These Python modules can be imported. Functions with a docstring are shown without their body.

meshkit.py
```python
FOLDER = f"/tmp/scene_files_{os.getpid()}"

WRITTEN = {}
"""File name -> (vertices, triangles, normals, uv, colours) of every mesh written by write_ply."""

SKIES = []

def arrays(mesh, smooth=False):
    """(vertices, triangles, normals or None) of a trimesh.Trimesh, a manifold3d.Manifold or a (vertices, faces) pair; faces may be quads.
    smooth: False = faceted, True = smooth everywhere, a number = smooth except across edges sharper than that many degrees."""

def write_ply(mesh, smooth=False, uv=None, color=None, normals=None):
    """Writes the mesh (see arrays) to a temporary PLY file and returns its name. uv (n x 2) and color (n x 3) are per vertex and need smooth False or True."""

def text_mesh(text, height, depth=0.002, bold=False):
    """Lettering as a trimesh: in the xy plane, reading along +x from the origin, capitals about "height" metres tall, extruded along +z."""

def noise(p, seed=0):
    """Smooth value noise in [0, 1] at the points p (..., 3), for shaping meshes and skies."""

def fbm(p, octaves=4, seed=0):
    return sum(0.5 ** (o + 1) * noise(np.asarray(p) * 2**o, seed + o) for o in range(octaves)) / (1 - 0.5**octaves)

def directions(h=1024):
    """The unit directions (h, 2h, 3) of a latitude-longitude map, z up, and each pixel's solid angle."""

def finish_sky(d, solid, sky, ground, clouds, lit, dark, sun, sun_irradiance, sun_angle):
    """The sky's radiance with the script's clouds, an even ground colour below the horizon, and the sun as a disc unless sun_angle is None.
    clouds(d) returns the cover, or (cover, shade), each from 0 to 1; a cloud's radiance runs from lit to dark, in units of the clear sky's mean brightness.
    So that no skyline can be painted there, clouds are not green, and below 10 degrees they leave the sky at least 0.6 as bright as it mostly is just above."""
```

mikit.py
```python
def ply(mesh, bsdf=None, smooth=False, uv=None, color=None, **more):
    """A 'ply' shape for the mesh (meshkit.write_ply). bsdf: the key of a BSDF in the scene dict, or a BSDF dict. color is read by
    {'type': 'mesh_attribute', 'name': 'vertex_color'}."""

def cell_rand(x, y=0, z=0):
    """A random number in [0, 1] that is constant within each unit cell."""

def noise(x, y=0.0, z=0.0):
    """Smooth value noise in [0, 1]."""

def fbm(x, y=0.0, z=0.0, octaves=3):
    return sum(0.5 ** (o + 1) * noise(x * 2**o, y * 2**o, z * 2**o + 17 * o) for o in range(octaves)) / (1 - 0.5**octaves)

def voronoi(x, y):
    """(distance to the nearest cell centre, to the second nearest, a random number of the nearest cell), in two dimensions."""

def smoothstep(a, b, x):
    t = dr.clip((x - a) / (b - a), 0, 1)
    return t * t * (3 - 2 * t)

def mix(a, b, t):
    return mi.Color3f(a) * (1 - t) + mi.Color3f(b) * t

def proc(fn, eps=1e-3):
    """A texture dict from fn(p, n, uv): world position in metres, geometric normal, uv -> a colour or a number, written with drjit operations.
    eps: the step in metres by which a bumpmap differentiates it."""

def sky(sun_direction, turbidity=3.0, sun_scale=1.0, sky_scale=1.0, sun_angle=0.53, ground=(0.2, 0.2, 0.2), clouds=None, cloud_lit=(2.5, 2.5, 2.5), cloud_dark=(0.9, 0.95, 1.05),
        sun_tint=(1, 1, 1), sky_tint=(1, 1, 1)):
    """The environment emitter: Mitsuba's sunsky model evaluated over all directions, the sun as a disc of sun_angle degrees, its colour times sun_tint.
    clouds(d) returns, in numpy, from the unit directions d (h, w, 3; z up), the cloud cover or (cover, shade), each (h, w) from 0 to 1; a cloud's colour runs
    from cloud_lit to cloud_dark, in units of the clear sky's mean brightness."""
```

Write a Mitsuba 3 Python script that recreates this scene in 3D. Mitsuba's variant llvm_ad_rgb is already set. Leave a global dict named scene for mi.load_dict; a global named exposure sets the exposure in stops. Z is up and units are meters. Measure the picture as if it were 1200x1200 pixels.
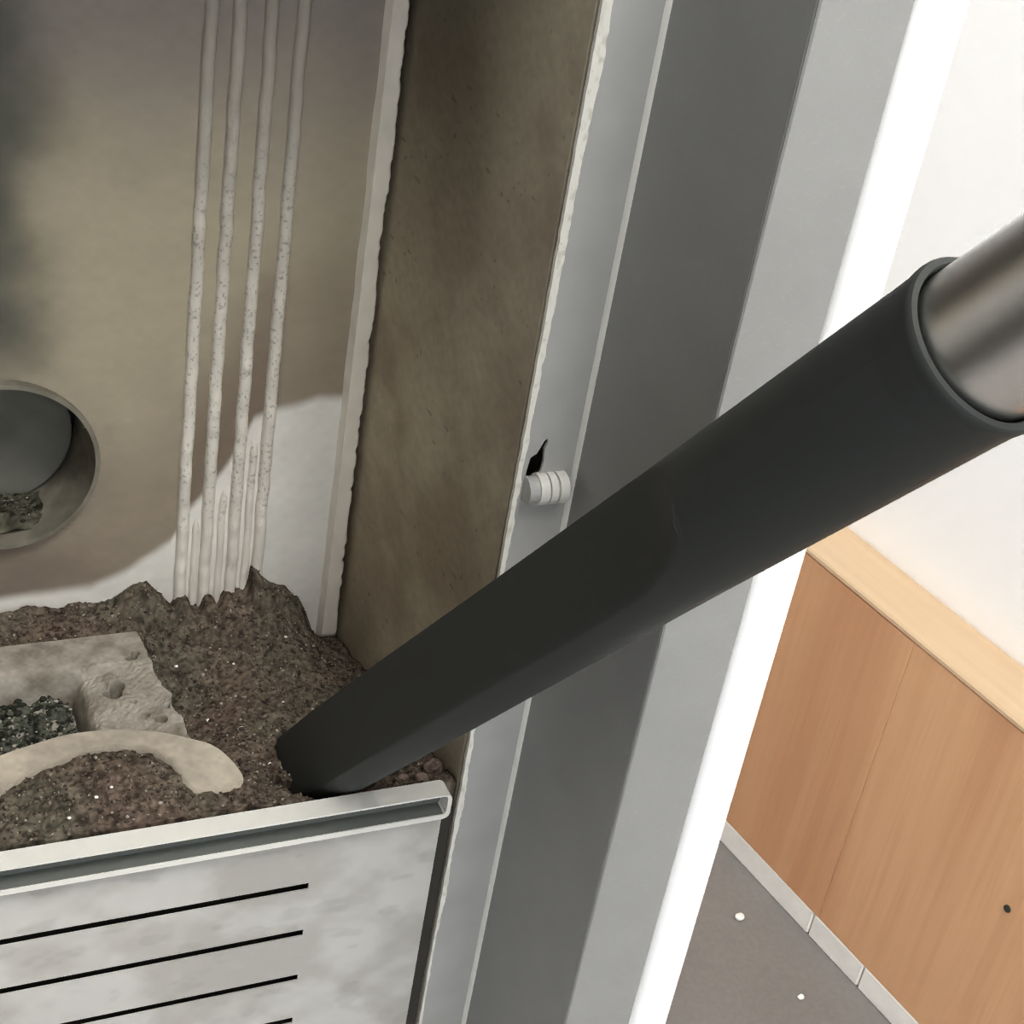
import math, random
import numpy as np
import trimesh, manifold3d
from shapely.geometry import Polygon, box as sbox
from scipy.interpolate import RBFInterpolator
from scipy.ndimage import gaussian_filter
import drjit as dr
import mitsuba as mi
import mikit, meshkit

T = mi.ScalarTransform4f
rng = np.random.default_rng(7)
random.seed(7)
scene, labels = {}, {}
EYE = 0.95                      # the phone's height above the floor; everything below is written relative to the eye's height

# ------------------------------------------------------------------ camera, light, exposure
FWD = np.array([0.39996, 0.75010, -0.52667])
UP = np.array([0.0871, 0.5409, 0.8366])
scene['camera'] = {'type': 'perspective', 'fov': 2 * math.degrees(math.atan(600 / 1929.0)), 'fov_axis': 'x', 'near_clip': 0.01, 'far_clip': 50,
                   'to_world': T().look_at(origin=[0, 0, EYE], target=(np.array([0, 0, EYE]) + FWD).tolist(), up=UP.tolist())}
scene['daylight'] = {'type': 'constant', 'radiance': {'type': 'rgb', 'value': [0.93, 0.96, 1.0]}}
LAMP = 12.0
exposure = 1.08

# ------------------------------------------------------------------ materials
smooth, mix, noise, fbm = mikit.smoothstep, mikit.mix, mikit.noise, mikit.fbm


def bsdf(name, d):
    scene[name] = {'type': 'twosided', 'bsdf': d} if d['type'] not in ('dielectric', 'twosided') else d


def diffuse(name, fn):
    bsdf(name, {'type': 'diffuse', 'reflectance': mikit.proc(fn) if callable(fn) else {'type': 'rgb', 'value': list(fn)}})


def principled(name, col, rough=0.5, metallic=0.0, spec=0.5, **more):
    bsdf(name, {'type': 'principled', 'base_color': mikit.proc(col) if callable(col) else {'type': 'rgb', 'value': list(col)},
                'roughness': rough, 'metallic': metallic, 'specular': spec, **more})


def paint(p, n, uv):
    f = fbm(p.x * 60, p.y * 60, p.z * 60, 2)
    s = smooth(0.72, 0.80, noise(p.x * 900, p.y * 900, p.z * 900))
    return mi.Color3f(0.272, 0.272, 0.264) * (0.95 + 0.10 * f) * (1 + 0.05 * s)


def soot_shade_wall(p, n, uv):
    f = fbm(p.x * 24, p.y * 24, p.z * 24, 3)
    g = fbm(p.x * 300 + 9, p.y * 300, p.z * 300, 2)
    c = mix((0.35, 0.295, 0.22), (0.50, 0.445, 0.335), smooth(0.30, 0.72, f))
    pit = smooth(0.86, 0.92, noise(p.x * 330, p.y * 330, p.z * 330)) * smooth(0.45, 0.6, noise(p.x * 40, p.y * 40, p.z * 40))
    c = c * (0.90 + 0.20 * g) * (1 - 0.3 * pit)
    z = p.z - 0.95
    return mix(c, c * mi.Color3f(0.34, 0.34, 0.34), smooth(-0.33, -0.15, z + 0.08 * (f - 0.5)) * smooth(0.455, 0.56, p.y))  # over the soot, shade painted in: darker towards the top and rear


STX = [0.02, 0.080, 0.121, 0.136, 0.155, 0.1625, 0.171, 0.178, 0.183, 0.189, 0.197, 0.207, 0.217, 0.242]
STZ = [-0.452, -0.4542, -0.4503, -0.4419, -0.4263, -0.4088, -0.3983, -0.3878, -0.3794, -0.3645, -0.3608, -0.3585, -0.3557, -0.3560]


def stain_edge(x):
    z = mi.Float(STZ[0])
    for a, b, u, v in zip(STX, STX[1:], STZ, STZ[1:]):
        z += (v - u) / (b - a) * dr.clip(x - a, 0, b - a)
    return z


def plate(p, n, uv):
    x, z = p.x, p.z - 0.95
    f = fbm(x * 30, p.y * 30, z * 30, 3)
    g = fbm(x * 260, p.y * 260, z * 260, 2)
    d = z - stain_edge(x) + 0.006 * (f - 0.5)
    burnt = smooth(-0.002, 0.005, d)
    clean = mi.Color3f(0.73, 0.71, 0.655) * (0.9 + 0.2 * f)
    st = mix((0.28, 0.235, 0.18), (0.38, 0.335, 0.245), smooth(0.012, 0.12, d + 0.05 * (f - 0.5)))
    st = mix(st, (0.27, 0.24, 0.21), smooth(-0.27, -0.19, z + 0.05 * (f - 0.5)))
    near = smooth(0.060, 0.036, dr.sqrt(dr.square(x - 0.083) + dr.square(z + 0.382)) + 0.012 * (f - 0.5))
    st = mix(st, (0.24, 0.21, 0.165), near * 0.6)
    low = smooth(0.150, 0.09, x + 0.05 * (f - 0.5)) * smooth(-0.40, -0.445, z)
    st = mix(st, (0.17, 0.135, 0.11), low * 0.8)
    dark_left = smooth(0.116, 0.080, x + 0.030 * (f - 0.5)) * smooth(-0.36, -0.32, z)  # darker towards the upper left of the plate
    st = mix(st, (0.07, 0.075, 0.065), dark_left * 0.88)
    groove = smooth(0.156, 0.160, x) * smooth(0.201, 0.197, x) * smooth(0.10, 0.02, d)
    st = mix(st, (0.185, 0.145, 0.11), groove * 0.85)
    c = mix(clean, st, burnt)
    return c * (0.94 + 0.12 * g)


def rib_col(p, n, uv):
    x, z = p.x, p.z - 0.95
    f = fbm(x * 50, p.y * 50, z * 50, 2)
    pit = smooth(0.56, 0.80, fbm(x * 900, p.y * 900, z * 700, 2))
    lo = smooth(-0.17, -0.38, z)
    c = mix((0.33, 0.30, 0.255), (0.74, 0.70, 0.625), lo * 0.85 + 0.15 * f)
    return c * (1 - 0.42 * pit * smooth(-0.43, -0.40, z) * smooth(-0.20, -0.28, z)) * (0.90 + 0.2 * noise(x * 150, p.y * 150, z * 60))


def rim_col(p, n, uv):
    g = fbm(p.x * 200, p.y * 200, p.z * 90, 2)
    return mi.Color3f(0.73, 0.68, 0.595) * (0.88 + 0.22 * g)


def pot_col(p, n, uv):
    f = fbm(p.x * 90, p.y * 90, p.z * 90, 3)
    g = noise(p.x * 700, p.y * 700, p.z * 700)
    c = mix((0.22, 0.195, 0.16), (0.37, 0.34, 0.295), smooth(0.3, 0.7, f)) * (0.85 + 0.3 * g)
    return c


def arc_col(p, n, uv):
    f = fbm(p.x * 60, p.y * 60, p.z * 60, 3)
    g = noise(p.x * 500, p.y * 500, p.z * 500)
    return mix((0.36, 0.32, 0.265), (0.52, 0.465, 0.375), smooth(0.3, 0.75, f)) * (0.9 + 0.2 * g)


def worn_steel(p, n, uv):
    x, z = p.x, p.z - 0.95
    f = fbm(x * 40, p.y * 40, z * 40, 4)
    g = fbm(x * 14 + 5, p.y * 14, z * 14, 2)
    c = mix((0.40, 0.385, 0.355), (0.50, 0.49, 0.46), smooth(0.35, 0.65, f))
    blot = smooth(0.60, 0.72, fbm(x * 70 + 3, p.y * 70, z * 110, 3))
    return c * (0.9 + 0.2 * g) * (1 - 0.09 * blot)


def wood(p, n, uv):
    s = p.x * 0.1631 - p.y * 0.9866
    z = p.z - 0.95
    plank = mikit.cell_rand((s + 0.1898) / 0.305, 3, 1)
    w = fbm(s * 6 + 4 * plank, z * 1.3, plank * 9, 3)
    g = fbm(s * 190, z * 7, plank * 17, 3)
    fine = noise(s * 900, z * 30, 2)
    c = mix((0.545, 0.285, 0.15), (0.625, 0.36, 0.195), smooth(0.25, 0.75, w))
    c = mix(c, c * mi.Color3f(0.94, 0.91, 0.885), smooth(0.35, 0.75, g))
    c = mix(c, c * mi.Color3f(0.90, 0.83, 0.81), smooth(0.45, 0.7, fbm(s * 14 + 3, z * 2.0, 5, 2)))
    return c * (0.97 + 0.05 * fine) * (0.97 + 0.05 * plank)


def wood_top(p, n, uv):
    s = p.x * 0.1631 - p.y * 0.9866
    t = p.x * 0.9866 + p.y * 0.1631
    g = fbm(s * 9, t * 160, p.z * 160, 3)
    return mix((0.53, 0.37, 0.225), (0.60, 0.45, 0.29), g)


def floor_col(p, n, uv):
    f = fbm(p.x * 9, p.y * 9, 1.0, 3)
    g = noise(p.x * 400, p.y * 400, 3.0)
    return mi.Color3f(0.185, 0.174, 0.164) * (0.86 + 0.24 * f) * (0.95 + 0.1 * g)


principled('m_paint', paint, 0.55, 0.0, 0.35)
principled('m_flange_lit', lambda p, n, uv: mi.Color3f(0.40, 0.40, 0.385) * (0.93 + 0.14 * fbm(p.x * 60, p.y * 60, p.z * 60, 2)), 0.5, 0.0, 0.4)  # lighter copy of the frame's paint, light put into the colour
principled('m_white_enamel', (0.88, 0.88, 0.87), 0.35, 0.0, 0.5)
diffuse('m_soot_shade_wall', soot_shade_wall)
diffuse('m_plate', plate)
diffuse('m_rib', rib_col)
diffuse('m_rim', rim_col)
diffuse('m_pot', pot_col)
diffuse('m_arc', arc_col)
principled('m_worn_steel', worn_steel, 0.6, 0.0, 0.4)
principled('m_pale_steel', (0.70, 0.69, 0.64), 0.45, 0.0, 0.5)
principled('m_chip', lambda p, n, uv: mix((0.60, 0.58, 0.50), (0.78, 0.76, 0.69), smooth(0.25, 0.5, fbm(p.x * 500, p.y * 500, p.z * 260 + 3 * noise(p.z * 90), 3))), 0.5)
principled('m_channel_shade', (0.115, 0.125, 0.115), 0.5, 0.0, 0.4)  # shade inside the rail's channel, painted as a dark colour
diffuse('m_dark', (0.055, 0.052, 0.045))
diffuse('m_tube_end', lambda p, n, uv: mix((0.085, 0.085, 0.075), (0.17, 0.17, 0.14), fbm(p.x * 60, p.y * 60, p.z * 60, 3)))
diffuse('m_sleeve', lambda p, n, uv: mix((0.095, 0.09, 0.066), (0.25, 0.23, 0.19), fbm(p.x * 120, p.y * 120, p.z * 120, 3)))
scene['m_ash'] = {'type': 'twosided', 'bsdf': {'type': 'diffuse', 'reflectance': {'type': 'mesh_attribute', 'name': 'vertex_color'}}}
principled('m_black_plastic', (0.032, 0.035, 0.033), 0.5, 0.0, 0.2)
bsdf('m_chrome', {'type': 'roughconductor', 'material': 'none', 'alpha': 0.13, 'specular_reflectance': {'type': 'rgb', 'value': [0.90, 0.88, 0.85]}})
principled('m_wood', wood, 0.45, 0.0, 0.4)
principled('m_wood_top', wood_top, 0.45, 0.0, 0.4)
diffuse('m_wall', (0.90, 0.90, 0.89))
diffuse('m_tile', lambda p, n, uv: mi.Color3f(0.88, 0.86, 0.81) * (0.85 + 0.2 * fbm(p.x * 60, p.y * 60, p.z * 60, 3)))
diffuse('m_grout', (0.30, 0.28, 0.26))
principled('m_floor', floor_col, 0.6, 0.0, 0.3)
diffuse('m_clinker', lambda p, n, uv: mix((0.10, 0.07, 0.058), (0.27, 0.205, 0.17), smooth(0.3, 0.7, fbm(p.x * 420, p.y * 420, p.z * 420, 3))))
diffuse('m_crumb', (0.85, 0.84, 0.80))


# ------------------------------------------------------------------ helpers
def put(key, mesh, material, sm=False, color=None, label=None, **tags):
    v, f = (np.array(mesh.vertices, float), np.array(mesh.faces)) if hasattr(mesh, 'vertices') else (np.array(mesh[0], float), np.array(mesh[1]))
    v = v + [0, 0, EYE]
    root, n = key, 0
    while key in scene:
        n += 1
        key = f'{root}_{n:03d}'
    scene[key] = mikit.ply(trimesh.Trimesh(v, f, process=False), material, smooth=sm, color=color)
    if label:
        tags['label'] = label
    if tags:
        labels[key] = tags
    return key


def bx(x0, x1, y0, y1, z0, z1, c=0.0008):
    pts = []
    for X, sx in ((x0, 1), (x1, -1)):
        for Y, sy in ((y0, 1), (y1, -1)):
            for Z, sz in ((z0, 1), (z1, -1)):
                pts += [(X + sx * c, Y + sy * c, Z), (X + sx * c, Y, Z + sz * c), (X, Y + sy * c, Z + sz * c)]
    return trimesh.convex.convex_hull(np.array(pts))


def join(*ms):
    return trimesh.util.concatenate(list(ms))


def ext_xz(poly, y0, y1):
    """A polygon in (x, z) extruded from y0 to y1."""
    m = trimesh.creation.extrude_polygon(poly, y1 - y0)
    v = m.vertices
    return trimesh.Trimesh(np.c_[v[:, 0], y0 + v[:, 2], v[:, 1]], m.faces[:, ::-1], process=False)


def ext_yz(poly, x0, x1):
    m = trimesh.creation.extrude_polygon(poly, x1 - x0)
    v = m.vertices
    return trimesh.Trimesh(np.c_[x0 + v[:, 2], v[:, 0], v[:, 1]], m.faces, process=False)


def ext_xy(poly, z0, z1):
    m = trimesh.creation.extrude_polygon(poly, z1 - z0)
    m.vertices[:, 2] += z0
    return m


def ring(x0, x1, z0, z1, X0, X1, Z0, Z1, r=0.0):
    return sbox(X0, Z0, X1, Z1).difference(sbox(x0, z0, x1, z1))


def grid(xs, ys, Z):
    """Vertices and triangles over a grid; Z[i, j] is the height at xs[i], ys[j]."""
    nx, ny = len(xs), len(ys)
    gx, gy = np.meshgrid(xs, ys, indexing='ij')
    v = np.c_[gx.ravel(), gy.ravel(), Z.ravel()]
    a = (np.arange(nx - 1)[:, None] * ny + np.arange(ny - 1)).ravel()
    f = np.vstack([np.c_[a, a + ny, a + ny + 1], np.c_[a, a + ny + 1, a + 1]])
    return v, f


def field(shape, sigma, seed):
    g = gaussian_filter(np.random.default_rng(seed).standard_normal(shape), sigma, mode='reflect')
    return g / g.std()


# ------------------------------------------------------------------ the room
ZF = -EYE
a0, dw, nw = np.array([0.7016, 0.8315]), np.array([0.1631, -0.9866]), np.array([-0.9866, -0.1631])   # the foot of the wooden panel, along it, towards the stove


def wl(s, t):
    """Room point s metres along the panel towards the viewer, t metres out from its face."""
    return a0 + dw * s + nw * t


def wall_box(s0, s1, t0, t1, z0, z1, c=0.0):
    m = bx(s0, s1, t0, t1, z0, z1, max(c, 1e-5))
    v = m.vertices.copy()
    p = a0 + v[:, :1] * dw + v[:, 1:2] * nw
    m = trimesh.Trimesh(np.c_[p, v[:, 2]], m.faces, process=False)
    m.fix_normals()
    return m


put('floor', bx(-3.0, 3.0, -3.0, 1.9, ZF - 0.05, ZF, 1e-5), 'm_floor', kind='structure')
put('wall_right', wall_box(-0.55, 4.0, -0.20, -0.052, ZF, 1.55), 'm_wall', kind='structure')
put('wall_back', bx(-3.0, 0.74, 1.15, 1.27, ZF, 1.55, 1e-5), 'm_wall', kind='structure')
put('ceiling', bx(-3.0, 3.0, -3.0, 1.9, 1.55, 1.60, 1e-5), 'm_wall', kind='structure')

# added ceiling lamp, out of view, there to light the room from above
lamp = 'added_ceiling_lamp'
labels[lamp] = {'label': 'added, unseen square white ceiling lamp hanging flat under the ceiling', 'category': 'lamp'}
LX, LY, LS = 0.45, -0.55, 0.35
put(lamp + '__housing', ext_xy(sbox(LX - LS - .03, LY - LS - .03, LX + LS + .03, LY + LS + .03).difference(sbox(LX - LS, LY - LS, LX + LS, LY + LS)), 1.49, 1.55), 'm_white_enamel')
k = put(lamp + '__diffuser', (np.array([[LX - LS, LY - LS, 1.50], [LX + LS, LY - LS, 1.50], [LX + LS, LY + LS, 1.50], [LX - LS, LY + LS, 1.50]]), np.array([[0, 2, 1], [0, 3, 2]])), 'm_white_enamel')
scene[k]['emitter'] = {'type': 'area', 'radiance': {'type': 'rgb', 'value': [LAMP, LAMP * 0.97, LAMP * 0.92]}}

# skirting of white tiles under the panel
put('trim_1', wall_box(-0.52, 1.9, -0.052, -0.0035, ZF, ZF + 0.0225), 'm_grout', kind='structure')
edges = [-0.52, -0.2, -0.02, 0.1105, 0.1703, 0.36, 0.55, 0.74, 0.93, 1.12, 1.31, 1.5, 1.7, 1.9]
for u, v in zip(edges, edges[1:]):
    put('trim_1__tile', wall_box(u + 0.0006, v - 0.0006, -0.006, 0.0, ZF, ZF + 0.0237, 0.0012), 'm_tile')

# ------------------------------------------------------------------ wooden panel
wp = 'wooden_panel'
labels[wp] = {'label': 'low varnished wooden panel with pale top board standing on the white tile skirting', 'category': 'wooden panel'}
seams = [-0.46, -0.1898, 0.1152, 0.4202, 0.7252, 1.0302]
for i, (u, v) in enumerate(zip(seams, seams[1:])):
    put(wp + '__plank', wall_box(u + 0.00012, v - 0.00012, -0.018 + 0.0002 * (i % 2), 0.0002 * (i % 3 == 1), ZF + 0.0238, -0.6507, 0.0004), 'm_wood')
put(wp + '__top_board', wall_box(-0.46, 1.036, -0.0515, 0.0012, -0.6502, -0.6445, 0.0016), 'm_wood_top', sm=35, label='pale top board')
put(wp + '__screw_cap', trimesh.Trimesh(**(lambda m: dict(vertices=np.c_[a0 + np.c_[m.vertices[:, 0]] * dw + np.c_[m.vertices[:, 2]] * nw, m.vertices[:, 1]] + [*(dw * 0.260), -0.777], faces=m.faces))(trimesh.creation.cylinder(0.0028, 0.0022, sections=16)), process=False), 'm_dark', label='small dark dot on the wood')

# ------------------------------------------------------------------ the stove
CX = 0.083
st = 'pellet_stove'
labels[st] = {'label': 'grey framed pellet stove with white side casing and sooty open firebox', 'category': 'stove'}
mx = lambda x: 2 * CX - x
YF, YB, YP = 0.372, 0.450, 0.606       # face of the frame, the flange in its recess, the firebox's back plate
XI, XO, XW, XE = 0.2628, 0.2936, 0.2395, 0.3146
ZT, ZB, ZBOT = 0.13, -0.70, -0.915

# front frame: a ring with rounded edges
def frame_half(x0, x1, z0, z1):
    return bx(x0, x1, YF, YF + 0.004, z0, z1, 0.0012)


fr = [bx(XI, XO, YF, YF + 0.0016, ZBOT, 0.19, 0.0006), bx(mx(XO), mx(XI), YF, YF + 0.0016, ZBOT, 0.19, 0.0006),
      bx(mx(XI), XI, YF + 0.0002, YF + 0.0016, ZT, 0.19, 0.0006), bx(mx(XI), XI, YF + 0.0002, YF + 0.0016, ZBOT, ZB, 0.0006)]
put(st + '__front_frame', join(*fr), 'm_paint', sm=30, label='grey painted front frame')
# recess: the four returns from the frame to the flange
for x0, x1 in ((XI, XI + 0.0025), (mx(XI) - 0.0025, mx(XI))):
    put(st + '__recess_side', bx(x0, x1, YF + 0.0014, YB + 0.004, ZB, ZT, 0.0003), 'm_paint')
put(st + '__recess_top', bx(mx(XI) - 0.002, XI + 0.002, YF + 0.0014, YB + 0.004, ZT, ZT + 0.0025, 0.0003), 'm_paint')
put(st + '__recess_bottom', bx(mx(XI) - 0.002, XI + 0.002, YF + 0.0014, YB + 0.004, ZB - 0.0025, ZB, 0.0003), 'm_paint')
# flange round the fire opening, with a ragged slot at the catch
FO_T = -0.01          # top of the fire opening
slot = Polygon([(0.2426, -0.3010), (0.2430, -0.2965), (0.2434, -0.2930), (0.2455, -0.2918), (0.2467, -0.2892), (0.2477, -0.2866), (0.2490, -0.2854), (0.2493, -0.2876), (0.2484, -0.2900), (0.2490, -0.2950), (0.2487, -0.2992), (0.2475, -0.3025)])
flange = ring(mx(XW), XW, -0.66, FO_T, mx(XI), XI, ZB, ZT).difference(slot)
put(st + '__flange', ext_xz(flange, YB, YB + 0.0012), 'm_flange_lit', label='narrow grey flange inside the recess')
for x, s in ((XI, 1), (mx(XI), -1)):   # bead in the corner of flange and recess side, its light line painted pale
    w = 0.0016
    put(st + '__corner_bead', ext_xy(Polygon([(x, YB), (x - s * w, YB), (x - s * w * .72, YB - w * .45), (x - s * w * .45, YB - w * .72), (x, YB - w)]), ZB, ZT), 'm_pale_steel', sm=50)


# chipped pale edge of the firebox lining, standing just proud of the flange
def edge_strip(s):
    zs = np.arange(-0.66, -0.010, 0.0011)
    w = 0.0019 + 0.00018 * field(len(zs), 1.0, 5) + 0.0003 * field(len(zs), 9, 6) + 0.0016 * np.clip((zs + 0.26) / 0.14, 0, 1) - 0.0007 * np.clip((-0.32 - zs) / 0.1, 0, 1)
    w = np.clip(w, 0.0006, 0.0042)
    x0 = XW if s > 0 else mx(XW)
    off = 0.0003 * field(len(zs), 1.5, 8)
    poly = Polygon(np.r_[np.c_[x0 + s * (0.3 * off - 0.0004), zs], np.c_[x0 + s * w, zs][::-1]]).buffer(0)
    return ext_xz(poly, YB - 0.0006, YB + 0.0012)


for s in (1, -1):
    put(st + '__edge_strip', edge_strip(s), 'm_chip', label='thin pale chipped edge')
# firebox lining
put(st + '__side_wall', bx(XW + 0.0003, XW + 0.0033, YB + 0.0045, 0.66, -0.62, 0.06, 0.0003), 'm_soot_shade_wall', label='brown sooty steel side wall of the firebox')
put(st + '__side_wall', bx(mx(XW) - 0.0033, mx(XW) - 0.0003, YB + 0.0045, 0.66, -0.62, 0.06, 0.0003), 'm_soot_shade_wall', label='brown sooty steel side wall of the firebox')
put(st + '__firebox_floor', bx(mx(XW), XW, YB + 0.004, 0.66, -0.51, -0.505, 0.0003), 'm_soot_shade_wall')
put(st + '__firebox_ceiling', bx(mx(XW), XW, YB + 0.004, 0.66, 0.0, 0.004, 0.0003), 'm_soot_shade_wall')
put(st + '__firebox_rear', bx(mx(XW), XW, 0.66, 0.664, -0.62, 0.06, 0.0003), 'm_dark')
# white casing, top, rear and base
for x0, x1 in ((XO + 0.0004, XE), (mx(XE), mx(XO) - 0.0004)):
    c = sbox(x0 + 0.0045, YF + 0.0045 + 0.0006, x1 - 0.0045, 0.93 - 0.0045).buffer(0.0045, quad_segs=6)
    put(st + '__side_panel', ext_xy(c, -0.93, 0.21), 'm_white_enamel', sm=30, label='white enamelled side casing')
put(st + '__top_panel', bx(mx(XE), XE, YF, 0.93, 0.2105, 0.23, 0.003), 'm_white_enamel', sm=30)
put(st + '__rear_panel', bx(mx(XO), XO, 0.92, 0.928, -0.93, 0.21), 'm_paint')
put(st + '__base', bx(mx(XE) + 0.01, XE - 0.01, YF + 0.02, 0.92, ZF, -0.9305, 0.001), 'm_dark')
# the door, unseen, set open at the left to block light from the recess
put(st + '__door', ext_yz(ring(0.02, 0.33, -0.62, 0.05, -0.035, 0.364, -0.68, 0.11), -0.166, -0.140), 'm_paint', label='grey stove door swung open, unseen, set there to block light')
put(st + '__door__glass', bx(-0.156, -0.151, 0.0205, 0.3295, -0.6195, 0.0495, 0.0003), 'm_dark')

# threshold rail: a channel open to the front with a closed, rounded end
RX0, RX1 = mx(0.2318), 0.2318
rz1, rz0 = -0.4440, -0.4566
mk = lambda x0, x1, z0, z1, r: sbox(x0 + r, z0 + r, x1 - r, z1 - r).buffer(r, quad_segs=6)
shell = mk(RX0, RX1, rz0 - 0.0004, rz1, 0.0032).difference(mk(RX0 + 0.0018, RX1 - 0.0018, rz0 + 0.0018, rz1 - 0.0008, 0.0018))
put(st + '__threshold_rail', ext_xz(shell, 0.4412, 0.4503), 'm_pale_steel', sm=40, label='pale metal threshold rail')
put(st + '__threshold_rail__channel', bx(RX0 + 0.0015, RX1 - 0.0015, 0.4485, 0.4503, rz0 + 0.001, rz1 - 0.001, 0.0002), 'm_channel_shade', label='inside of the channel, its shade painted dark')
put(st + '__threshold_rail__channel_floor', bx(RX0 + 0.0022, RX1 - 0.0022, 0.4418, 0.4486, rz0 + 0.0018, rz0 + 0.0021, 0.00005), 'm_channel_shade')  # dark sheet on the channel's floor, shade put into its colour
# slotted lower panel
PY = 0.4455
pan = sbox(mx(0.2306), -0.655, 0.2306, -0.4585)
for i in range(7):
    z = -0.4860 - 0.02665 * i
    pan = pan.difference(sbox(mx(0.1767), z - 0.0018, 0.1767, z + 0.0018))
put(st + '__slotted_panel', ext_xz(pan, PY, PY + 0.0008), 'm_worn_steel', label='worn pale grey panel with long dark slots')
put(st + '__slot_shade_sheet', bx(mx(XW) + 0.0005, XW - 0.0005, 0.4524, 0.4536, -0.66, -0.463, 0.0003), 'm_dark')  # dark sheet added to paint the shade in the slots and side gap
# catch pin on the flange
pin = st + '__catch_pin'


def xcyl(x0, x1, r, y, z, n=24):
    m = trimesh.creation.cylinder(r, x1 - x0, sections=n)
    v = m.vertices
    return trimesh.Trimesh(np.c_[v[:, 2] + (x0 + x1) / 2, y + v[:, 0], z + v[:, 1]], m.faces, process=False)


put(pin, xcyl(0.2424, 0.2586, 0.0050, 0.4478, -0.3053), 'm_flange_lit', sm=35, label='short pale catch pin with rings')
for u, v in ((0.2464, 0.2500), (0.2506, 0.2533), (0.2542, 0.2578)):
    put(pin + '__ring', xcyl(u, v, 0.0060, 0.4478, -0.3053), 'm_pale_steel', sm=35)

# ------------------------------------------------------------------ back plate
bp = st + '__back_plate'
HX, HZ, HR = 0.083, -0.382, 0.0385
xs = np.unique(np.r_[np.arange(mx(0.2290), 0.2290, 0.0014), 0.2290])
zs = np.arange(-0.498, -0.002, 0.0014)
gx, gz = np.meshgrid(xs, zs, indexing='ij')
dist = np.hypot(gx - HX, gz - HZ)
Y = YP + 0.0010 * np.exp(-((dist - HR) / 0.004) ** 2) * -1.2 + 0.00016 * field(gx.shape, 3, 21)
Y += 0.010 * np.exp(-((gx - HX) / 0.055) ** 2) * (1 - np.clip((dist - HR) / 0.02, 0, 1) * 0)      # the plate is dished towards its middle
v, f = grid(xs, zs, Y)
v = v[:, [0, 2, 1]]
keep = dist.ravel()[f].max(1) > HR
tri = v[f].mean(1)
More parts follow.
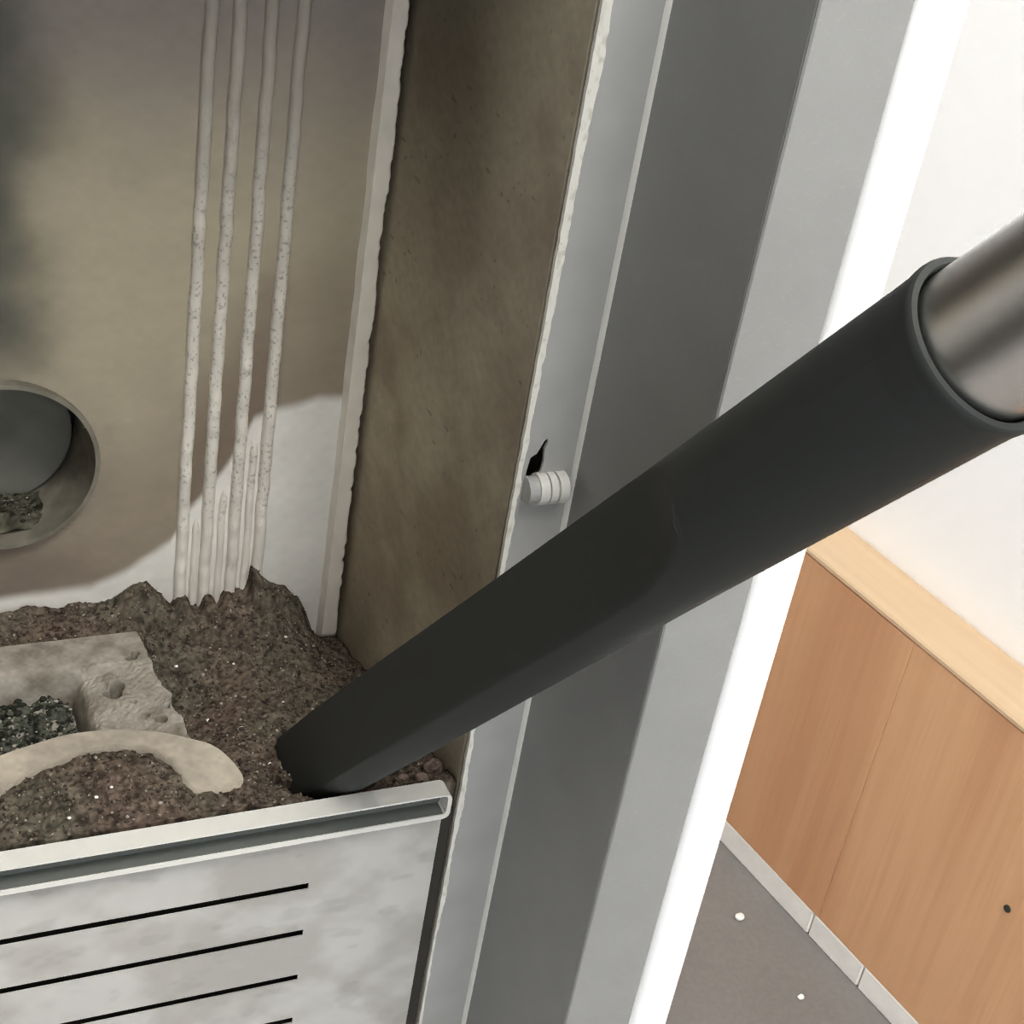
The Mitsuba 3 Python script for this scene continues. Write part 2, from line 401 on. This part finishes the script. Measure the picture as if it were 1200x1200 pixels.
keep = np.hypot(tri[:, 0] - HX, tri[:, 2] - HZ) > HR - 0.0003
f = f[keep]
# snap the hole's ragged rim onto its circle
edge_d = np.hypot(v[:, 0] - HX, v[:, 2] - HZ)
snap = np.abs(edge_d - HR) < 0.0012
v[snap, 0] = HX + (v[snap, 0] - HX) * HR / edge_d[snap]
v[snap, 2] = HZ + (v[snap, 2] - HZ) * HR / edge_d[snap]
front = trimesh.Trimesh(v, f, process=True)
back = front.copy()
back.vertices = back.vertices + [0, 0.012, 0]
back.faces = back.faces[:, ::-1]
bd = trimesh.grouping.group_rows(front.edges_sorted, require_count=1)
e = front.edges[bd]
n0 = len(front.vertices)
skirt = np.vstack([np.c_[e[:, 0], e[:, 1], e[:, 1] + n0], np.c_[e[:, 0], e[:, 1] + n0, e[:, 0] + n0]])
whole = trimesh.Trimesh(np.vstack([front.vertices, back.vertices]), np.vstack([front.faces, back.faces + n0, skirt]), process=False)
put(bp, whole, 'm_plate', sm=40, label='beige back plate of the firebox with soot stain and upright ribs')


def dish(x):
    return 0.010 * math.exp(-((x - HX) / 0.055) ** 2)


# raised rim along the plate's edge, its outer edge broken
def rim(s):
    zz = np.arange(-0.4885, -0.002, 0.0012)
    chips = np.clip(field(len(zz), 0.8, 31 if s > 0 else 33), -2.4, 0.8) * 0.00036 + 0.0002 * field(len(zz), 5, 34)
    xr = 0.2374 + chips - 0.0002
    prof_n = 5
    V = []
    for z_, x_ in zip(zz, xr):
        k_ = np.clip((z_ + 0.4885) / 0.004, 0, 1) ** 0.5
        V += [(0.2282, YP + 0.010, z_), (0.2284, YP + 0.0003, z_), (0.2300, YP - 0.0042 * k_, z_), (x_ - 0.0008, YP - 0.0046 * k_, z_), (x_, YP - 0.0036 * k_, z_), (x_ - 0.0004, YP + 0.010, z_)]
    V = np.array(V)
    if s < 0:
        V[:, 0] = 2 * CX - V[:, 0]
    F = []
    m = 6
    for i in range(len(zz) - 1):
        for j in range(m):
            a, b = i * m + j, i * m + (j + 1) % m
            F += [(a, b, b + m), (a, b + m, a + m)]
    for base in (0, (len(zz) - 1) * m):
        F += [(base, base + j, base + j + 1) for j in range(1, m - 1)]
    return trimesh.Trimesh(V, np.array(F), process=False)


for s in (1, -1):
    put(bp + '__rim', rim(s), 'm_rim', label='pale raised rim with broken outer edge')


# ribs: half rounds standing on the plate
def rib(x, w, h, z0, z1, seed):
    zz = np.arange(z0, z1, 0.0016)
    wob = 0.00013 * field(len(zz), 2, seed)
    hob = 1 + 0.09 * field(len(zz), 1.2, seed + 1)
    ang = np.linspace(0, np.pi, 9)
    fade = np.clip((zz[-1] - zz) / 0.006, 0.05, 1) ** 0.5
    V, yb = [], YP + dish(x) + 0.0004
    for z_, d_, h_, k_ in zip(zz, wob, hob, fade):
        for t in ang:
            V.append((x + d_ - w / 2 * math.cos(t) * k_, yb - h * h_ * k_ * math.sin(t) ** 0.8, z_))
    m = len(ang)
    F = []
    for i in range(len(zz) - 1):
        for j in range(m - 1):
            a = i * m + j
            F += [(a, a + 1, a + m + 1), (a, a + m + 1, a + m)]
        a, b = i * m + m - 1, i * m
        F += [(a, b, b + m), (a, b + m, a + m)]
    for base in (0, (len(zz) - 1) * m):
        F += [(base, base + j, base + j + 1) for j in range(1, m - 1)]
    return trimesh.Trimesh(np.array(V), np.array(F), process=False)


for i, x in enumerate((0.1602, 0.1711, 0.1835, 0.1957)):
    put(bp + '__rib', rib(x, 0.0056, 0.0034, -0.495, -0.004, 40 + 2 * i), 'm_rib', sm=50)
for i, (x, z1) in enumerate(((0.1662, -0.412), (0.1776, -0.398), (0.1898, -0.372))):
    put(bp + '__thin_rib', rib(x, 0.0036, 0.0019, -0.495, z1, 60 + 2 * i), 'm_rib', sm=50, label='low thin rib between two taller ones')

# the round opening: sleeve and the dull disc at its end
sv = trimesh.creation.revolve(np.array([(HR, 0.004), (0.0372, 0.046), (0.0392, 0.046), (0.0405, 0.004), (HR, 0.004)]), sections=96)
sv = trimesh.Trimesh(np.c_[HX + sv.vertices[:, 0], YP + sv.vertices[:, 2], HZ + sv.vertices[:, 1]], sv.faces[:, ::-1], process=False)
put(bp + '__air_sleeve', sv, 'm_sleeve', sm=40, label='round opening through the back plate')
prof = np.array([(0.0, 0.0020), (0.012, 0.0016), (0.026, 0.0004), (0.0335, -0.0006), (0.0350, 0.0), (0.0352, 0.004), (0.0, 0.004)])
m = trimesh.creation.revolve(prof, sections=64)
put(bp + '__air_disc', trimesh.Trimesh(np.c_[HX - 0.001 + m.vertices[:, 0], YP + 0.036 + m.vertices[:, 2], HZ - 0.002 + m.vertices[:, 1]], m.faces, process=False), 'm_tube_end', sm=40, label='dark dull disc deep in the opening')

# ------------------------------------------------------------------ burn pot
pot = 'burn_pot'
labels[pot] = {'label': 'ash-crusted steel burn pot with a curved rim, sunk in the ash of the firebox', 'category': 'burn pot'}
PZ = -0.4555
us, vs = np.linspace(0, 1, 300), np.linspace(0, 1, 220)
U, Vv = np.meshgrid(us, vs, indexing='ij')
yy = 0.500 + (0.5845 - 0.500) * Vv
right = 0.1436 - 0.0078 * Vv
right = right + 0.0006 * field(right.shape, (9, 6), 70)[75][None, :] * np.ones_like(U)
left = mx(right) - 0.004
xx = left + (right - left) * U
Z = np.full_like(xx, PZ)
inner = lambda lo, hi, q, w: 1 / (1 + np.exp(-(q - lo) / w)) * 1 / (1 + np.exp((q - hi) / w))
cav = inner(mx(0.1050) - 0.004, 0.1040, xx, 0.0011) * inner(0.470, 0.5625, yy, 0.0009)
slope = np.clip((0.131 - xx) / 0.026, 0, 1) * np.clip((0.5640 - yy) / 0.004, 0, 1) * 0.0045          # the pot's flank runs down to its hollow
crust = (np.abs(field(xx.shape, 2.2, 71)) * 0.00025 + 0.00035 * field(xx.shape, 8, 72) + 0.00014 * field(xx.shape, 1.0, 73)) * np.clip((0.568 - yy) / 0.004, 0.12, 1)
Z = Z - slope - 0.026 * cav + crust
for hx, hy, r, d in ((0.1180, 0.5468, 0.0030, 0.020), (0.1207, 0.5506, 0.0024, 0.016), (0.1150, 0.552, 0.002, 0.002), (0.1292, 0.5660, 0.0014, 0.012), (0.1308, 0.5666, 0.0013, 0.012), (0.1322, 0.5690, 0.0013, 0.012), (0.1335, 0.5235, 0.0020, 0.012), (0.1275, 0.5280, 0.0016, 0.006), (0.125, 0.538, 0.0012, 0.004), (0.137, 0.530, 0.0012, 0.004)):
    Z -= d * np.exp(-(((xx - hx) ** 2 + (yy - hy) ** 2) / r ** 2) ** 2.5)
n_u, n_v = xx.shape
top = np.c_[xx.ravel(), yy.ravel(), Z.ravel()]
ai = (np.arange(n_u - 1)[:, None] * n_v + np.arange(n_v - 1)).ravel()
F = np.vstack([np.c_[ai, ai + n_v, ai + n_v + 1], np.c_[ai, ai + n_v + 1, ai + 1]])
bi = np.r_[np.arange(n_u) * n_v, (n_u - 1) * n_v + np.arange(1, n_v), (np.arange(n_u - 1)[::-1]) * n_v + n_v - 1, np.arange(1, n_v - 1)[::-1]]
low = top[bi].copy()
low[:, 2] = -0.5040
nb, n0 = len(bi), len(top)
j = np.arange(nb)
sk = np.vstack([np.c_[bi[j], n0 + j, n0 + (j + 1) % nb], np.c_[bi[j], n0 + (j + 1) % nb, bi[(j + 1) % nb]]])
put(pot + '__body', trimesh.Trimesh(np.vstack([top, low]), np.vstack([F, sk]), process=False), 'm_pot', sm=50, label='rectangular pot body with dark hollow')
# curved rim, a flat steel bow lying on the pot's front
o = [(0.0797, 0.5087), (0.0934, 0.512), (0.1112, 0.511), (0.1284, 0.5058), (0.1405, 0.4981), (0.1469, 0.4938), (0.1514, 0.4858), (0.1544, 0.474), (0.1530, 0.4695), (0.1507, 0.4680)]
inn = [(0.1468, 0.4672), (0.1359, 0.4668), (0.1318, 0.4700), (0.1310, 0.4754), (0.1306, 0.4833), (0.127, 0.4905), (0.1213, 0.4965), (0.1092, 0.5000), (0.1005, 0.5008), (0.0929, 0.4985), (0.0819, 0.4953), (0.0706, 0.4892), (0.0631, 0.4831)]
lft_in = [(0.0545, 0.4740), (0.0500, 0.4680)]
lft_out = [(0.0280, 0.4675), (0.0300, 0.4760), (0.0380, 0.4880), (0.0520, 0.4985), (0.0661, 0.5049)]
corner = np.array(o + inn + lft_in + lft_out)
for _ in range(3):      # corner cutting
    nxt = np.roll(corner, -1, 0)
    corner = np.stack([0.75 * corner + 0.25 * nxt, 0.25 * corner + 0.75 * nxt], 1).reshape(-1, 2)
bow = Polygon(corner).buffer(0.0006)
bow_m = trimesh.boolean.union([ext_xy(bow.buffer(-d), -0.4545, -0.4476 + u) for d, u in ((0, 0), (0.00025, 0.0007), (0.0006, 0.0012), (0.0011, 0.0016), (0.0017, 0.0018))], engine='manifold')
put(pot + '__curved_rim', bow_m, 'm_arc', sm=60, label='pale curved rim half buried in ash')

# ------------------------------------------------------------------ ash
contact = [(0.0804, -0.4579), (0.0961, -0.4588), (0.1213, -0.4585), (0.13, -0.4563), (0.1353, -0.4498), (0.1452, -0.4463), (0.1509, -0.4528), (0.1563, -0.4599), (0.1588, -0.4544), (0.1627, -0.4544),
           (0.1655, -0.4611), (0.1694, -0.4607), (0.1711, -0.4536), (0.1752, -0.4561), (0.1775, -0.4603), (0.1811, -0.4534), (0.1893, -0.4545), (0.192, -0.4514), (0.1926, -0.4427), (0.1963, -0.4441),
           (0.2001, -0.451), (0.21, -0.4557), (0.2178, -0.4632), (0.2233, -0.4777), (0.2253, -0.4863), (0.2394, -0.4882)]
ax, ay = np.arange(mx(0.2392), 0.2392, 0.0007), np.arange(0.4540, 0.6140, 0.0007)
GX, GY = np.meshgrid(ax, ay, indexing='ij')
pts = []
def P(x, y, z): pts.append((x, y, z))
for x in np.arange(-0.07, 0.24, 0.02): P(x, 0.4545, -0.4462 if x < 0.17 else -0.4475)
for x, z in contact[::3]: P(x, 0.600, min(z - 0.003, -0.4575) if x < 0.21 else z)
for x in (-0.06, -0.03, 0.0, 0.03, 0.06): P(x, 0.600, -0.459)
for x, y, z in ((0.16, 0.58, -0.462), (0.18, 0.58, -0.460), (0.20, 0.58, -0.462), (0.22, 0.575, -0.476), (0.237, 0.58, -0.482), (0.15, 0.56, -0.468), (0.152, 0.53, -0.466), (0.16, 0.50, -0.458),
                (0.17, 0.55, -0.466), (0.19, 0.55, -0.467), (0.21, 0.545, -0.470), (0.238, 0.55, -0.474), (0.18, 0.52, -0.463), (0.20, 0.51, -0.466), (0.238, 0.51, -0.465), (0.238, 0.475, -0.456),
                (0.16, 0.475, -0.4535), (0.18, 0.485, -0.461), (0.20, 0.475, -0.460), (0.22, 0.47, -0.457), (0.09, 0.485, -0.4455), (0.11, 0.485, -0.4440), (0.10, 0.470, -0.4425), (0.075, 0.470, -0.4440), (0.123, 0.475, -0.4450),
                (0.05, 0.46, -0.4455), (0.094, 0.496, -0.4470), (0.108, 0.4975, -0.4470), (0.080, 0.4925, -0.4472), (0.119, 0.494, -0.4470), (0.128, 0.484, -0.4472), (0.1295, 0.474, -0.4474), (0.066, 0.482, -0.4472), (0.140, 0.4655, -0.4480), (0.150, 0.466, -0.4485), (0.157, 0.474, -0.4505), (0.10, 0.507, -0.4500), (0.137, 0.58, -0.4600), (0.10, 0.59, -0.4590), (0.05, 0.59, -0.4590), (0.02, 0.50, -0.455), (-0.04, 0.52, -0.464), (-0.04, 0.57, -0.466), (0.145, 0.545, -0.4700), (0.146, 0.52, -0.4680)):
    P(x, y, z)
pts = np.array(pts)
co = np.stack([GX, GY], -1)[::6, ::6]
hgt = RBFInterpolator(pts[:, :2], pts[:, 2], kernel='linear', smoothing=1e-5)(co.reshape(-1, 2)).reshape(co.shape[:2])
from scipy.ndimage import zoom as nzoom
H = nzoom(hgt, (GX.shape[0] / hgt.shape[0], GX.shape[1] / hgt.shape[1]), order=1)
H = gaussian_filter(H, 3)
cz = np.interp(ax, [c[0] for c in contact], [c[1] for c in contact])
cz[ax < 0.08] = -0.459 + 0.001 * field(int((ax < 0.08).sum()), 8, 90)
wall = np.clip((GY - 0.590) / 0.0125, 0, 1) ** 1.3
H = H * (1 - wall) + cz[:, None] * wall
H += 0.00050 * field(H.shape, 5, 91) + 0.00038 * field(H.shape, 2, 92) + 0.00035 * np.clip(field(H.shape, 0.9, 93), -1, 2.5)
# hollows the things press into the ash
inpot = (GX > mx(np.interp(GY, [0.500, 0.585], [0.1436, 0.1358])) - 0.004) & (GX < np.interp(GY, [0.500, 0.585], [0.1436, 0.1358])) & (GY > 0.5) & (GY < 0.5845)
soft = gaussian_filter(inpot.astype(float), 1.0)
H = np.where(soft > 0.5, -0.5043, H)
from shapely import contains_xy
H = np.where(contains_xy(bow.buffer(-0.0016), GX, GY), np.minimum(H, -0.4490), H)
tip_, col_ = np.array([0.1854, 0.4917, -0.4678]), np.array([0.2524, 0.2617, -0.1491])          # the nozzle's axis
ax_ = (col_ - tip_) / np.linalg.norm(col_ - tip_)
for k_ in np.arange(0.0, 0.035, 0.001):
    for q_ in (0.0,):
        c_ = tip_ + ax_ * k_
        across = np.cross(ax_, [0, 0, 1.0]); across /= np.linalg.norm(across)
        down = np.cross(ax_, across); down = down if down[2] < 0 else -down
        for a_ in np.linspace(-1.2, 1.2, 41):
            w_ = c_ + (across * math.sin(a_) + down * math.cos(a_)) * 0.0206
            i_, j_ = int(round((w_[0] - ax[0]) / 0.0007)), int(round((w_[1] - ay[0]) / 0.0007))
            H[max(0, i_ - 1):i_ + 2, max(0, j_ - 1):j_ + 2] = np.minimum(H[max(0, i_ - 1):i_ + 2, max(0, j_ - 1):j_ + 2], w_[2])
v, f = grid(ax, ay, H)
col = np.empty((len(v), 3))
c1, c2 = np.array([0.112, 0.084, 0.066]), np.array([0.094, 0.084, 0.064])
big = np.clip(0.5 + 0.35 * field(H.shape, 14, 95), 0, 1).ravel()[:, None]
fine = np.clip(1 + 0.30 * field(H.shape, 0.8, 96) + 0.16 * field(H.shape, 2.2, 97), 0.35, 2.2).ravel()[:, None]
col = (c1 * big + c2 * (1 - big)) * fine
# grains
N = 16000
gi, gj = rng.integers(2, len(ax) - 2, N), rng.integers(2, len(ay) - 2, N)
ok = ~(soft[gi, gj] > 0.3)
gi, gj = gi[ok], gj[ok]
base = trimesh.creation.icosahedron()
bv, bf = np.array(base.vertices), np.array(base.faces)
size = rng.lognormal(math.log(0.00042), 0.40, len(gi)).clip(0.0002, 0.0013)
gv, gf, gc = [], [], []
tones = np.array([[0.05, 0.04, 0.035], [0.11, 0.085, 0.065], [0.19, 0.15, 0.12], [0.34, 0.30, 0.25]])
pick = rng.choice(4, len(gi), p=[0.30, 0.42, 0.22, 0.06])
for n_, (i, j_, s_, t_) in enumerate(zip(gi, gj, size, pick)):
    q = bv * s_ * rng.uniform(0.6, 1.3, 3) + [ax[i], ay[j_], H[i, j_] + 0.2 * s_]
    gv.append(q)
    gf.append(bf + 12 * n_)
    gc.append(np.tile(tones[t_] * rng.uniform(0.8, 1.2), (12, 1)))
nx_, ny_ = H.shape
bi = np.r_[np.arange(nx_) * ny_, (nx_ - 1) * ny_ + np.arange(1, ny_), np.arange(nx_ - 1)[::-1] * ny_ + ny_ - 1, np.arange(1, ny_ - 1)[::-1]]
vb = v.copy()
vb[:, 2] = -0.5047
jj = np.arange(len(bi))
kk = (jj + 1) % len(bi)
nv0 = len(v)
sk = np.vstack([np.c_[bi[jj], bi[jj] + nv0, bi[kk] + nv0], np.c_[bi[jj], bi[kk] + nv0, bi[kk]]])
allv = np.vstack([v, vb] + gv)
allf = np.vstack([f, f[:, ::-1] + nv0, sk, np.vstack(gf) + 2 * nv0])
put('ash', trimesh.Trimesh(allv, allf, process=False), 'm_ash', sm=True, color=np.vstack([col, col] + gc),
    label='dark brown grainy ash heaped over the firebox floor', category='ash', kind='stuff')


def lump(x, y, z, r, seed, squash=0.75):
    m = trimesh.creation.icosphere(subdivisions=2, radius=1.0)
    n_ = meshkit.fbm(m.vertices * 1.6 + seed * 7.3, 3)
    m.vertices = m.vertices * (0.65 + 0.7 * n_)[:, None] * [r, r * 0.85, r * squash] + [x, y, z]
    return m


def ash_z(x, y):
    return H[np.clip(np.searchsorted(ax, x), 0, len(ax) - 1), np.clip(np.searchsorted(ay, y), 0, len(ay) - 1)]


flecks = [lump(x, y, ash_z(x, y) + r * .3, r * 0.8, i, 0.6) for i, (x, y, r) in enumerate(((0.1504, 0.5679, 0.0011), (0.1561, 0.532, 0.0014), (0.1671, 0.5198, 0.0011), (0.1709, 0.4903, 0.0011), (0.2033, 0.5779, 0.0009), (0.2385, 0.548, 0.0008), (0.175, 0.563, 0.0008), (0.19, 0.535, 0.0007), (0.085, 0.462, 0.001), (0.103, 0.474, 0.0009), (0.0965, 0.470, 0.0010)))]
put('ash__fleck', join(*flecks), 'm_crumb', sm=True, kind='stuff', label='white specks in the ash')
# three larger pinkish clinkers beside the nozzle in the corner by the rail
for i, (x, y, r) in enumerate(((0.2335, 0.4665, 0.0046), (0.2255, 0.4585, 0.0032), (0.2195, 0.4640, 0.0026))):
    put('clinker', lump(x, y, ash_z(x, y) + r * 0.35, r, 20 + i), 'm_clinker', sm=True,
        label=('largest brown clinker in the corner of the threshold rail and the side wall', 'middle brown clinker in the corner between threshold rail and nozzle', 'smallest brown clinker nearest the black nozzle by the threshold rail')[i],
        category='clinker', group='brown clinkers in the corner by the rail')
# char and burnt ash filling the pot's hollow
cx_, cy_ = np.arange(0.0625, 0.1030, 0.0006), np.arange(0.512, 0.5615, 0.0006)
CH = -0.4690 + 0.0009 * field((len(cx_), len(cy_)), 4, 300) + 0.0006 * field((len(cx_), len(cy_)), 1.6, 301) + 0.0003 * field((len(cx_), len(cy_)), 0.7, 302)
edge_ = np.minimum(np.minimum(np.arange(len(cx_))[:, None], len(cx_) - 1 - np.arange(len(cx_))[:, None]), np.minimum(np.arange(len(cy_)), len(cy_) - 1 - np.arange(len(cy_)))[None])
CH = np.where(edge_ == 0, -0.4800, CH)
cv, cf = grid(cx_, cy_, CH)
ctone = np.array([0.060, 0.064, 0.050]) * np.clip(1 + 0.45 * field(CH.shape, 1.5, 303) + 0.25 * field(CH.shape, 0.7, 304), 0.25, 2.5).ravel()[:, None]
pale = (field(CH.shape, 2.2, 305) > 1.35).ravel()
ctone[pale] = [0.30, 0.28, 0.24]
cb = cv.copy()
cb[:, 2] = -0.4812
pv, pf, pc = [cv, cb], [cf, cf[:, ::-1] + len(cv)], [ctone, ctone]
for n_ in range(700):
    i, j_ = rng.integers(2, len(cx_) - 2), rng.integers(2, len(cy_) - 2)
    r = min(rng.lognormal(math.log(0.00055), 0.45), 0.0017)
    m = lump(cx_[i], cy_[j_], CH[i, j_] + 0.25 * r, r, 100 + n_, 0.6)
    pc.append(np.tile(np.array([[0.03, 0.032, 0.026], [0.09, 0.09, 0.072], [0.34, 0.32, 0.28]][rng.choice(3, p=[.50, .34, .16])]), (len(m.vertices), 1)))
    pf.append(m.faces + sum(len(q) for q in pv))
    pv.append(m.vertices)
put('charred_ash', trimesh.Trimesh(np.vstack(pv), np.vstack(pf), process=False), 'm_ash', sm=True, color=np.vstack(pc),
    label='blackened lumpy ash and char lying in the hollow of the burn pot', category='ash', kind='stuff')

# a little fly ash in the bottom of the round opening
fx, fy = np.arange(HX - 0.0215, HX + 0.0215, 0.0006), np.arange(YP + 0.0115, YP + 0.0350, 0.0006)
FZ = HZ - 0.0326 + 0.0006 * field((len(fx), len(fy)), 7, 400) + 0.0003 * field((len(fx), len(fy)), 1.2, 401) - 0.0055 * (np.clip(YP + 0.0190 - fy, 0, 1)[None] / 0.0085) ** 1.5
floor_ = HZ - np.sqrt(np.clip(0.0372 ** 2 - (fx - HX) ** 2, 0, 1)) + 0.0004
fv, ff = grid(fx, fy, FZ)
fb, _ = grid(fx, fy, np.repeat(np.minimum(floor_, HZ - 0.036)[:, None], len(fy), 1))
ftone = np.array([0.062, 0.060, 0.044]) * np.clip(1 + 0.35 * field(FZ.shape, 1.2, 402), 0.3, 2.2).ravel()[:, None]
pv, pf, pc = [fv, fb], [ff, ff[:, ::-1] + len(fv)], [ftone, ftone]
for n_ in range(160):
    i, j_ = rng.integers(8, len(fx) - 8), rng.integers(5, len(fy) - 3)
    r = min(rng.lognormal(math.log(0.0004), 0.45), 0.0011)
    m = lump(fx[i], fy[j_], FZ[i, j_] + 0.2 * r, r, 900 + n_, 0.6)
    pc.append(np.tile(np.array([[0.03, 0.03, 0.024], [0.10, 0.095, 0.07], [0.40, 0.38, 0.33]][rng.choice(3, p=[.50, .40, .10])]), (len(m.vertices), 1)))
    pf.append(m.faces + sum(len(q) for q in pv))
    pv.append(m.vertices)
put('fly_ash', trimesh.Trimesh(np.vstack(pv), np.vstack(pf), process=False), 'm_ash', sm=True, color=np.vstack(pc),
    label='dark ash lying in the bottom of the round opening in the back plate', category='ash', kind='stuff')

# ------------------------------------------------------------------ vacuum wand
wand = 'vacuum_wand'
labels[wand] = {'label': 'vacuum cleaner wand with black crevice nozzle reaching into the firebox ash', 'category': 'vacuum cleaner wand'}
TIP, COL = np.array([0.1854, 0.4917, -0.4678]), np.array([0.2524, 0.2617, -0.1491])
axis = COL - TIP
LEN = np.linalg.norm(axis)
axis /= LEN
view = (TIP + COL) / 2
view /= np.linalg.norm(view)
e1 = np.cross(axis, view)
e1 /= np.linalg.norm(e1)            # across the nozzle as the picture shows it
e2 = np.cross(axis, e1)
if e2 @ view > 0:
    e2 = -e2                          # towards the viewer
if e1[2] < 0: e1 = -e1
PHI = math.radians(28.5)
nv = e2 * math.cos(PHI) + e1 * math.sin(PHI)          # normal of the broad flat face
nu = e1 * math.cos(PHI) - e2 * math.sin(PHI)          # along the broad face, up and left


def section(t, shrink=0.0):
    """Outline of the nozzle at the fraction t of its length: a circle cut by two flats that close in towards the tip."""
    R = np.interp(t, [0, 0.10, 0.25, 0.44, 0.70, 1.0], [0.0172, 0.0186, 0.0194, 0.0197, 0.0205, 0.0221]) - shrink
    h = np.interp(t, [0, 0.62, 0.68, 0.72, 0.745, 0.765], [0.0108, 0.0115, 0.0122, 0.0148, 0.0182, 0.0230]) - shrink
    w = np.interp(t, [0, 0.012, 0.03, 1], [0.0190, 0.0196, 0.05, 0.05]) - shrink
    h = min(h, R * 0.9995)
    th = math.asin(h / R)
    tops = np.linspace(math.pi - th, th, 13)
    pts = [(R * math.cos(th) * (2 * k_ / 12 - 1) * -1 * -1, h) for k_ in range(13)]
    arc = [(R * math.cos(a_), R * math.sin(a_)) for a_ in np.linspace(th, -th, 17)[1:-1]]
    bot = [(-x_, -h) for x_, _ in pts]
    arc2 = [(-x_, -y_) for x_, y_ in arc]
    o_ = np.array(pts + arc + bot + arc2)
    o_[:, 0] = np.clip(o_[:, 0], -w, w)
    return o_


ts = np.r_[0, 0.004, 0.010, np.linspace(0.03, 0.60, 24), np.linspace(0.615, 0.79, 40), np.linspace(0.81, 0.965, 10)]
V = []
m = None
for t in ts:
    sec = section(t, shrink=max(0, 0.0012 * (1 - t / 0.010)) if t < 0.010 else 0)
    m = len(sec)
    V.append(TIP + axis * LEN * t + sec[:, :1] * nu + sec[:, 1:2] * nv)
nring = len(ts)
for t in (0.965, 0.6, 0.2, 0.0):     # the inside
    sec = section(t, 0.0017 if t < 0.9 else 0.0026)
    V.append(TIP + axis * LEN * t + sec[:, :1] * nu + sec[:, 1:2] * nv)
V = np.vstack(V)
R_ = nring + 4
F = []
for i in range(R_):
    i2 = (i + 1) % R_
    for j_ in range(m):
        a, b = i * m + j_, i * m + (j_ + 1) % m
        c, d = i2 * m + j_, i2 * m + (j_ + 1) % m
        F += [(a, b, d), (a, d, c)]
noz = trimesh.Trimesh(V, np.array(F), process=False)
noz = trimesh.Trimesh(*(lambda q: (q.vertices, q.faces))(trimesh.Trimesh(noz.vertices, noz.faces[noz.area_faces > 1e-13], process=True)), process=False)
trimesh.repair.fix_normals(noz)
put(wand + '__nozzle', noz, 'm_black_plastic', sm=24, label='long black crevice nozzle with flattened end')


def lathe(profile, sections=96):
    """(r, s) pairs: radius, distance along the wand from the nozzle's tip."""
    a_ = np.linspace(0, 2 * np.pi, sections, endpoint=False)
    V = np.vstack([TIP + axis * s_ + r_ * (np.cos(a_)[:, None] * e1 + np.sin(a_)[:, None] * e2) for r_, s_ in profile])
    F = []
    for i in range(len(profile) - 1):
        for j_ in range(sections):
            a, b = i * sections + j_, i * sections + (j_ + 1) % sections
            F += [(a, b, b + sections), (a, b + sections, a + sections)]
    q = trimesh.Trimesh(V, np.array(F), process=False)
    trimesh.repair.fix_normals(q)
    return q


L0 = LEN
put(wand + '__nozzle__collar', lathe([(0.0210, L0 * 0.965 - 0.002), (0.02185, L0 * .965), (0.0221, L0 - 0.0050), (0.0224, L0 - 0.0040), (0.0226, L0 - 0.0022), (0.0225, L0 - 0.0009), (0.0220, L0 - 0.0001), (0.0205, L0 + 0.0001), (0.0200, L0 - 0.0005), (0.0198, L0 - 0.0016), (0.0198, L0 - 0.02)]), 'm_black_plastic', sm=40, label='rolled lip at the end of the nozzle')
put(wand + '__tube', lathe([(0.0, L0 - 0.06), (0.0193, L0 - 0.06), (0.0193, L0 + 0.62), (0.0182, L0 + 0.622), (0.0180, L0 + 0.6), (0.0, L0 + 0.6)]), 'm_chrome', sm=40, label='brushed steel tube')

# ------------------------------------------------------------------ crumbs on the floor
for i, (x, y, r, l) in enumerate(((0.6721, 0.7516, 0.0040, 'larger white crumb on the grey floor, farther from the viewer'), (0.6789, 0.6655, 0.0028, 'tiny white crumb on the grey floor, nearer the viewer'))):
    c = lump(x, y, 0, r, 200 + i, 0.6)
    c.vertices[:, 2] += ZF - c.vertices[:, 2].min()
    put('crumb', c, 'm_crumb', sm=True, label=l, category='crumb', group='white crumbs on the grey floor')
